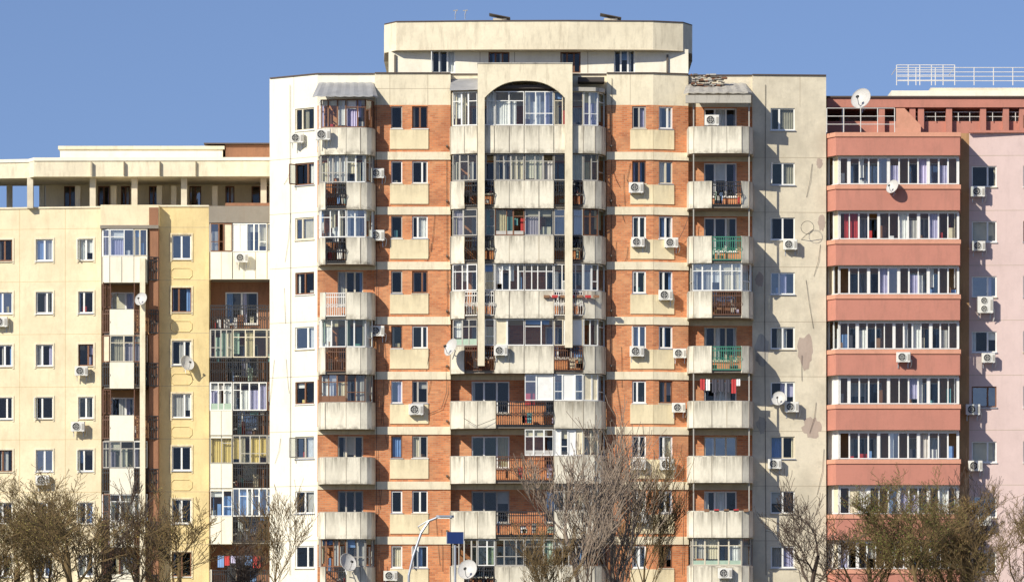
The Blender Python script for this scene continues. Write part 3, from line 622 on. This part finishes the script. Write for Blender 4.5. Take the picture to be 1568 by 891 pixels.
# ================================================================ AC UNITS & DISHES
def place(name,me,px,py,y,sc=1,rot=(0,0,0)):
    o=bpy.data.objects.new(name,me); bpy.context.collection.objects.link(o); o.location=(wx(px,y),y,wz(py,y)); o.scale=(sc,)*3; o.rotation_euler=rot; return o
def acmesh(w,h,nf):
    b=Bd(); d=.28; c=.025
    prof=[(-w+c,-d),(w-c,-d),(w,-d+c),(w,0),(-w,0),(-w,-d+c)]
    b.prism('ac_white',prof,-h,h)
    for k in range(nf):
        cz=0 if nf==1 else (-h/2 if k==0 else h/2); r=min(h if nf==1 else h/2,w)*.80; cx=-w*.22 if nf==1 else -w*.15
        n=20; b.add('ac_dark',[(cx+r*math.cos(2*math.pi*j/n),-d-.004,cz+r*math.sin(2*math.pi*j/n)) for j in range(n)],[tuple(range(n))])
        for rr in (r,r*.5): b.tube('ac_white',[(cx+rr*math.cos(2*math.pi*j/16),-d-.015,cz+rr*math.sin(2*math.pi*j/16)) for j in range(17)],.009 if rr<r else .018,4)
        for j in range(2): a=j*math.pi/2; b.tube('ac_white',[(cx-r*math.cos(a),-d-.012,cz-r*math.sin(a)),(cx+r*math.cos(a),-d-.012,cz+r*math.sin(a))],.007,4)
    b.box('frame_grey',w-.16,w-.04,-d-.006,-d+.01,-h*.7,h*.6)
    for s in (-1,1):
        b.box('metal',s*w*.7-.02,s*w*.7+.02,-d-.02,.12,-h-.04,-h-.002); b.box('metal',s*w*.7-.02,s*w*.7+.02,.08,.12,-h-.3,-h-.04)
    b.tube('ac_white',[(w,-.1,-h*.4),(w+.08,-.05,-h*.7),(w+.06,0,-h*1.6),(w+.02,.1,-h*2)],.025,5)
    return b.mesh('air_conditioner_mesh')
ac1=acmesh(.37,.26,1); ac2=acmesh(.42,.42,2)
for px,py,y in [(455,212,.75),(495,207,-1.35),(578,266,-.15),(578,361,-.15),(578,507,-.15),(637,627,-.1),(974,288,-.12),(977,371,-.12),(1028,372,.1),(1019,452,0),(975,538,-.12),(1041,541,.1),(1039,624,.1),(978,711,-.12),(1021,711,.0),(979,792,-.12),
    (1090,185,-.6),(1210,375,.7),(1186,710,.65),(1212,623,.7),(767,537,-1.45),(598,881,-.12),(1110,877,-1.4),(370,395,7.7),(125,568,9.1),(120,653,9.1),(66,735,9.5),(2,493,9.8),
    (1497,294,2.1),(1498,377,2.1),(1513,548,2.1),(1489,627,2.15),(1493,713,2.15),(1507,797,2.1),(1383,547,.15)]:
    place('air_conditioner',ac1,px,py,y,U(.92,1.05),(0,0,U(-.05,.05)))
place('air_conditioner',ac2,1508,467,2.1)
b=Bd(); n=24; rg=6; vs=[(0,.0,0)]; fs=[]
for i in range(1,rg+1):
    r=i/rg
    for j in range(n): a=2*math.pi*j/n; vs.append((r*math.cos(a)*.95,-.3*r*r,r*math.sin(a)))
for j in range(n): fs.append((0,1+j,1+(j+1)%n))
for i in range(rg-1):
    for j in range(n): fs.append((1+i*n+j,1+i*n+(j+1)%n,1+(i+1)*n+(j+1)%n,1+(i+1)*n+j))
b.add('dish_white',vs,fs); b.tube('dish_white',[(.95*math.cos(2*math.pi*j/n),-.3,math.sin(2*math.pi*j/n)) for j in range(n+1)],.03,4)
b.tube('metal',[(0,.02,-.7),(0,-.5,-.75),(0,-1.05,-.25)],.045,5); b.tube('ac_dark',[(0,-1.12,-.3),(0,-.92,-.15)],.13,8)
b.box('metal',-.15,.15,0,.25,-.2,.2); b.tube('metal',[(0,.2,0),(0,.45,-.1),(0,.45,-1.1)],.05,6); b.tube('metal',[(0,.45,-.6),(0,.9,-.6)],.05,6)
dm=b.mesh('satellite_dish_mesh')
for px,py,y,r,yaw in [(1320,153,2.5,.56,-.5),(1368,287,.0,.37,-.7),(217,459,7.1,.36,-.4),(285,557,8.2,.42,.6),(693,533,-1.8,.47,-.9),(1193,611,.3,.38,-.3),(531,862,-1.8,.48,.6),(717,873,-2.0,.52,-.3)]:
    place('satellite_dish',dm,px,py,y,r,(math.radians(-22),0,yaw))
b=Bd(); b.tube('cable',[(.33*math.cos(a*.4),-.2,.33*math.sin(a*.4)+.1) for a in range(17)],.012,4); b.tube('cable',[(-.3,.3,-.5),(-.1,0,-.3),(.3,-.2,.0)],.015,4)
place('loop_antenna',b.mesh('loop_antenna'),1236,352,.6)

# ================================================================ STREET FURNITURE
b=Bd(); y=-30
P=lambda px,py:(wx(px,y),y,wz(py,y))
x,_,_=P(624,0)
b.tube('lamp_grey',[(x,y,0),(x,y,1.2)],.11,10); b.tube('lamp_grey',[(x,y,1.2),P(626,880),P(633,850),P(645,815),P(657,797),P(672,791)],.055,8)
px0=Vector(P(668,791)); 
for (a0,a1,h,m) in ((0,.78,.07,'lamp_grey'),(.06,.7,.05,'ac_white')):
    z=px0.z+(0 if m=='lamp_grey' else -.045)
    b.prism(m,[(px0.x+a0,y-.09),(px0.x+a0+.12,y-.15),(px0.x+a1-.1,y-.15),(px0.x+a1,y-.05),(px0.x+a1,y+.05),(px0.x+a1-.1,y+.15),(px0.x+a0+.12,y+.15),(px0.x+a0,y+.09)],z-.03,z+h)
b.tube('lamp_grey',[P(645,815),P(640,806),P(655,797)],.03,6)
o=bpy.data.objects.new('street_lamp',b.mesh('street_lamp')); bpy.context.collection.objects.link(o)
b=Bd(); y=-28; x=wx(697,y)
b.tube('lamp_grey',[(x,y,0),(x,y,wz(834,y))],.05,8); b.prism('sign_blue',[(x-.36,y-.06),(x+.36,y-.06),(x+.36,y-.02),(x-.36,y-.02)],wz(832,y),wz(814,y))
for z in (wz(832,y)+.1,wz(814,y)-.1): b.box('metal',x-.3,x+.3,y-.02,y+.02,z-.02,z+.02)
for s in (-1,1): b.box('metal',x+s*.375-.015,x+s*.375+.015,y-.07,y-.01,wz(832,y),wz(814,y))
o=bpy.data.objects.new('street_sign',b.mesh('street_sign')); bpy.context.collection.objects.link(o)

# ================================================================ TREES
def tree(name,px,y,top,seed,bark='bark_dark',maxlv=4,spread=.8,upb=.12,bud=None,budp=.5,r0=.13,kids=(1,2),lean=0,trunk=.35,droop=0,wide=1.,rmin=.0105):
    rnd=random.Random(seed); b=Bd(); H=wz(top,y); x=wx(px,y); V=[];F=[];BV=[];BFc=[]
    def seg(p,q,r,s,n):
        t=(q-p).normalized(); a=t.cross(Vector((.3,.9,.1))).normalized(); c=t.cross(a); o=len(V)
        for (pp,rr) in ((p,r),(q,s)):
            for j in range(n): an=2*math.pi*j/n; V.append(pp+(a*math.cos(an)+c*math.sin(an))*rr)
        for j in range(n): F.append((o+j,o+(j+1)%n,o+n+(j+1)%n,o+n+j))
    def grow(p,d,Ln,r,lv):
        n=6 if lv==0 else (4 if lv<3 else 3); ns=7 if lv==0 else (5 if lv<2 else 3); rr=r
        for k in range(n):
            q=p+d*(Ln/n); s=max(rmin,rr*(.88 if lv==0 else .82)); seg(p,q,rr,s,ns); rr=s; p=q
            j=.10 if lv==0 else .26; g=upb if lv<maxlv-1 else upb-droop
            d=(d+Vector((rnd.uniform(-j,j),rnd.uniform(-j,j),rnd.uniform(-j,j)+g))).normalized()
            if lv<maxlv and (k>=1 or lv>0) and not(lv==0 and k/n<trunk-.01):
                for _ in range(rnd.randint(*kids)):
                    az=rnd.uniform(0,6.283); sd=Vector((math.cos(az),math.sin(az),rnd.uniform(-.2,.3))); an=rnd.uniform(.55,1.15)*spread
                    grow(p,(d+sd*an).normalized(),Ln*rnd.uniform(.45,.72)*(1 if lv else (1.05-.5*k/n)),rr*rnd.uniform(.5,.72),lv+1)
            if bud and lv>=maxlv-1 and rnd.random()<budp:
                o=len(BV); c=p+Vector((rnd.uniform(-.06,.06),rnd.uniform(-.06,.06),rnd.uniform(-.06,.06))); z=rnd.uniform(.02,.045)
                a=Vector((rnd.uniform(-1,1),rnd.uniform(-1,1),rnd.uniform(-1,1))).normalized()*z; e=a.cross(Vector((rnd.uniform(-1,1),rnd.uniform(-1,1),rnd.uniform(-1,1)))).normalized()*z*.5
                BV.extend([c-a,c+e,c+a,c-e]); BFc.append((o,o+1,o+2,o+3))
    grow(Vector((0,0,0)),Vector((lean,0,1)).normalized(),H*.62,r0,0)
    zm=sorted(v.z for v in V)[int(len(V)*.997)]; k=H/zm
    V=[Vector((v.x*k*wide,v.y*k*wide,v.z*k)) for v in V]; BV=[Vector((v.x*k*wide,v.y*k*wide,v.z*k)) for v in BV]
    b.add(bark,V,F)
    if BV: b.add(bud,BV,BFc)
    o=bpy.data.objects.new(name,b.mesh(name)); bpy.context.collection.objects.link(o); o.location=(x,y,0); return o
WI=dict(bark='bark_olive',maxlv=5,bud='bud_olive',budp=.22,r0=.16,kids=(1,2),upb=.13,droop=.06,rmin=.0085,spread=.85,trunk=.2)
W4=dict(WI,maxlv=4,rmin=.0105,budp=.5)
T=[('willow_tree',58,-24,722,1,dict(WI,wide=1.25)),
('willow_tree',-14,-28,732,2,dict(WI,wide=1.2)),
('willow_tree',110,-30,760,13,dict(W4,wide=1.4)),
('willow_tree',25,-20,770,23,dict(W4,wide=1.5,bud='bud_green')),
('bare_tree',216,-22,722,3,dict(bark='bark_dark',maxlv=4,spread=.6,upb=.22,r0=.16)),
('bare_tree',165,-26,770,33,dict(bark='bark_dark',maxlv=4,spread=.8,upb=.15,r0=.12)),
('bare_tree',282,-26,745,4,dict(W4,spread=.9,budp=.3,wide=1.2)),
('bare_tree',418,-20,745,5,dict(bark='bark_olive',maxlv=4,spread=.7,upb=.2,r0=.08)),
('bare_tree',350,-24,800,15,dict(bark='bark_dark',maxlv=4,spread=.9,upb=.1,r0=.1)),
('birch_tree',938,-22,630,6,dict(bark='bark_light',maxlv=3,spread=.42,upb=.2,lean=-.03,r0=.14,trunk=.15,wide=1.2,kids=(1,3),rmin=.013)),
('birch_tree',895,-25,675,7,dict(bark='bark_light',maxlv=3,spread=.5,upb=.2,r0=.12,trunk=.15,wide=1.3,kids=(1,3),rmin=.013)),
('bare_tree',985,-18,690,8,dict(bark='bark_olive',maxlv=4,spread=.45,upb=.22,r0=.09,trunk=.2,wide=1.1)),
('bare_tree',840,-26,800,38,dict(bark='bark_olive',maxlv=4,spread=.6,upb=.15,r0=.08,trunk=.2,wide=1.1)),
('bare_tree',1235,-24,728,9,dict(bark='bark_dark',maxlv=4,spread=.8,upb=.14,r0=.17,wide=1.2)),
('bare_tree',1335,-22,765,10,dict(W4,budp=.3,wide=1.3)),
('willow_tree',1408,-26,724,11,dict(WI,bud='bud_green',budp=.6,wide=1.1)),
('willow_tree',1497,-22,745,12,dict(WI,bud='bud_brown',budp=.3,wide=1.15)),
('willow_tree',1572,-28,750,14,dict(WI,wide=1.1)),
('willow_tree',1450,-18,785,24,dict(W4,wide=1.5)),
('bare_tree',1480,-20,712,16,dict(bark='bark_dark',maxlv=4,spread=.6,upb=.2,r0=.13))]
for (nm,px,y,top,sd,kw) in T: tree(nm,px,y,top,sd,**kw)

# ================================================================ GROUND, ROAD
def single(name,fn):
    b=Bd(); fn(b); o=bpy.data.objects.new(name,b.mesh(name)); bpy.context.collection.objects.link(o)
single('ground',lambda b:b.add('grass_ground',[(-3000,-3000,0),(3000,-3000,0),(3000,3000,0),(-3000,3000,0)],[(0,1,2,3)]))
single('road',lambda b:b.add('asphalt',[(-300,-45,.004),(300,-45,.004),(300,-36,.004),(-300,-36,.004)],[(0,1,2,3)]))
single('road_markings',lambda b:[b.add('road_paint',[(x,-40.6,.008),(x+3,-40.6,.008),(x+3,-40.45,.008),(x,-40.45,.008)],[(0,1,2,3)]) for x in range(-200,200,8)])
single('pavement',lambda b:[b.box('kerb',-300,300,-36,-33,0.001,.13),b.box('kerb',-300,300,-48,-45,0.001,.13)])

# ================================================================ LIGHT, SKY, CAMERA
sc=bpy.context.scene
el=math.radians(32); az=math.radians(42) # sun behind-left of the camera
to=Vector((-math.sin(az)*math.cos(el),-math.cos(az)*math.cos(el),math.sin(el)))
sd=bpy.data.lights.new('sun','SUN'); sd.energy=5.0; sd.angle=math.radians(.5); sd.color=(1,.93,.78)
so=bpy.data.objects.new('sun',sd); bpy.context.collection.objects.link(so); so.rotation_euler=(-to).to_track_quat('-Z','Y').to_euler(); so.location=(-80,-80,80)
w=bpy.data.worlds.new('World'); sc.world=w; w.use_nodes=True; nt=w.node_tree; N=nt.nodes; L=nt.links
bg=N['Background']; sk=N.new('ShaderNodeTexSky'); sk.sky_type='NISHITA'; sk.sun_disc=False; sk.sun_elevation=el; sk.sun_rotation=math.pi+az
sk.air_density=1.0; sk.dust_density=.5; sk.ozone_density=4.; sk.altitude=200
tc=N.new('ShaderNodeTexCoord'); ad=N.new('ShaderNodeVectorMath'); ad.operation='ADD'; ad.inputs[1].default_value=(0,0,.115); L.new(tc.outputs['Generated'],ad.inputs[0]); 
nm=N.new('ShaderNodeVectorMath'); nm.operation='NORMALIZE'; L.new(ad.outputs[0],nm.inputs[0]); L.new(nm.outputs[0],sk.inputs['Vector'])
mt=N.new('ShaderNodeMix'); mt.data_type='RGBA'; mt.blend_type='MULTIPLY'; mt.inputs[0].default_value=1; mt.inputs[7].default_value=(1.10,1.02,1.12,1); L.new(sk.outputs[0],mt.inputs[6])
L.new(mt.outputs[2],bg.inputs[0]); bg.inputs[1].default_value=.105
cd=bpy.data.cameras.new('camera'); co=bpy.data.objects.new('camera',cd); bpy.context.collection.objects.link(co); sc.camera=co
co.location=(0,-D,ZC); co.rotation_euler=(math.pi/2,0,0); cd.sensor_width=36; cd.lens=36*D/(1568/S); cd.shift_y=(HY-445.5)/1568; cd.clip_start=1; cd.clip_end=5000
sc.view_settings.view_transform='Standard'; sc.view_settings.look='None'; sc.view_settings.exposure=0
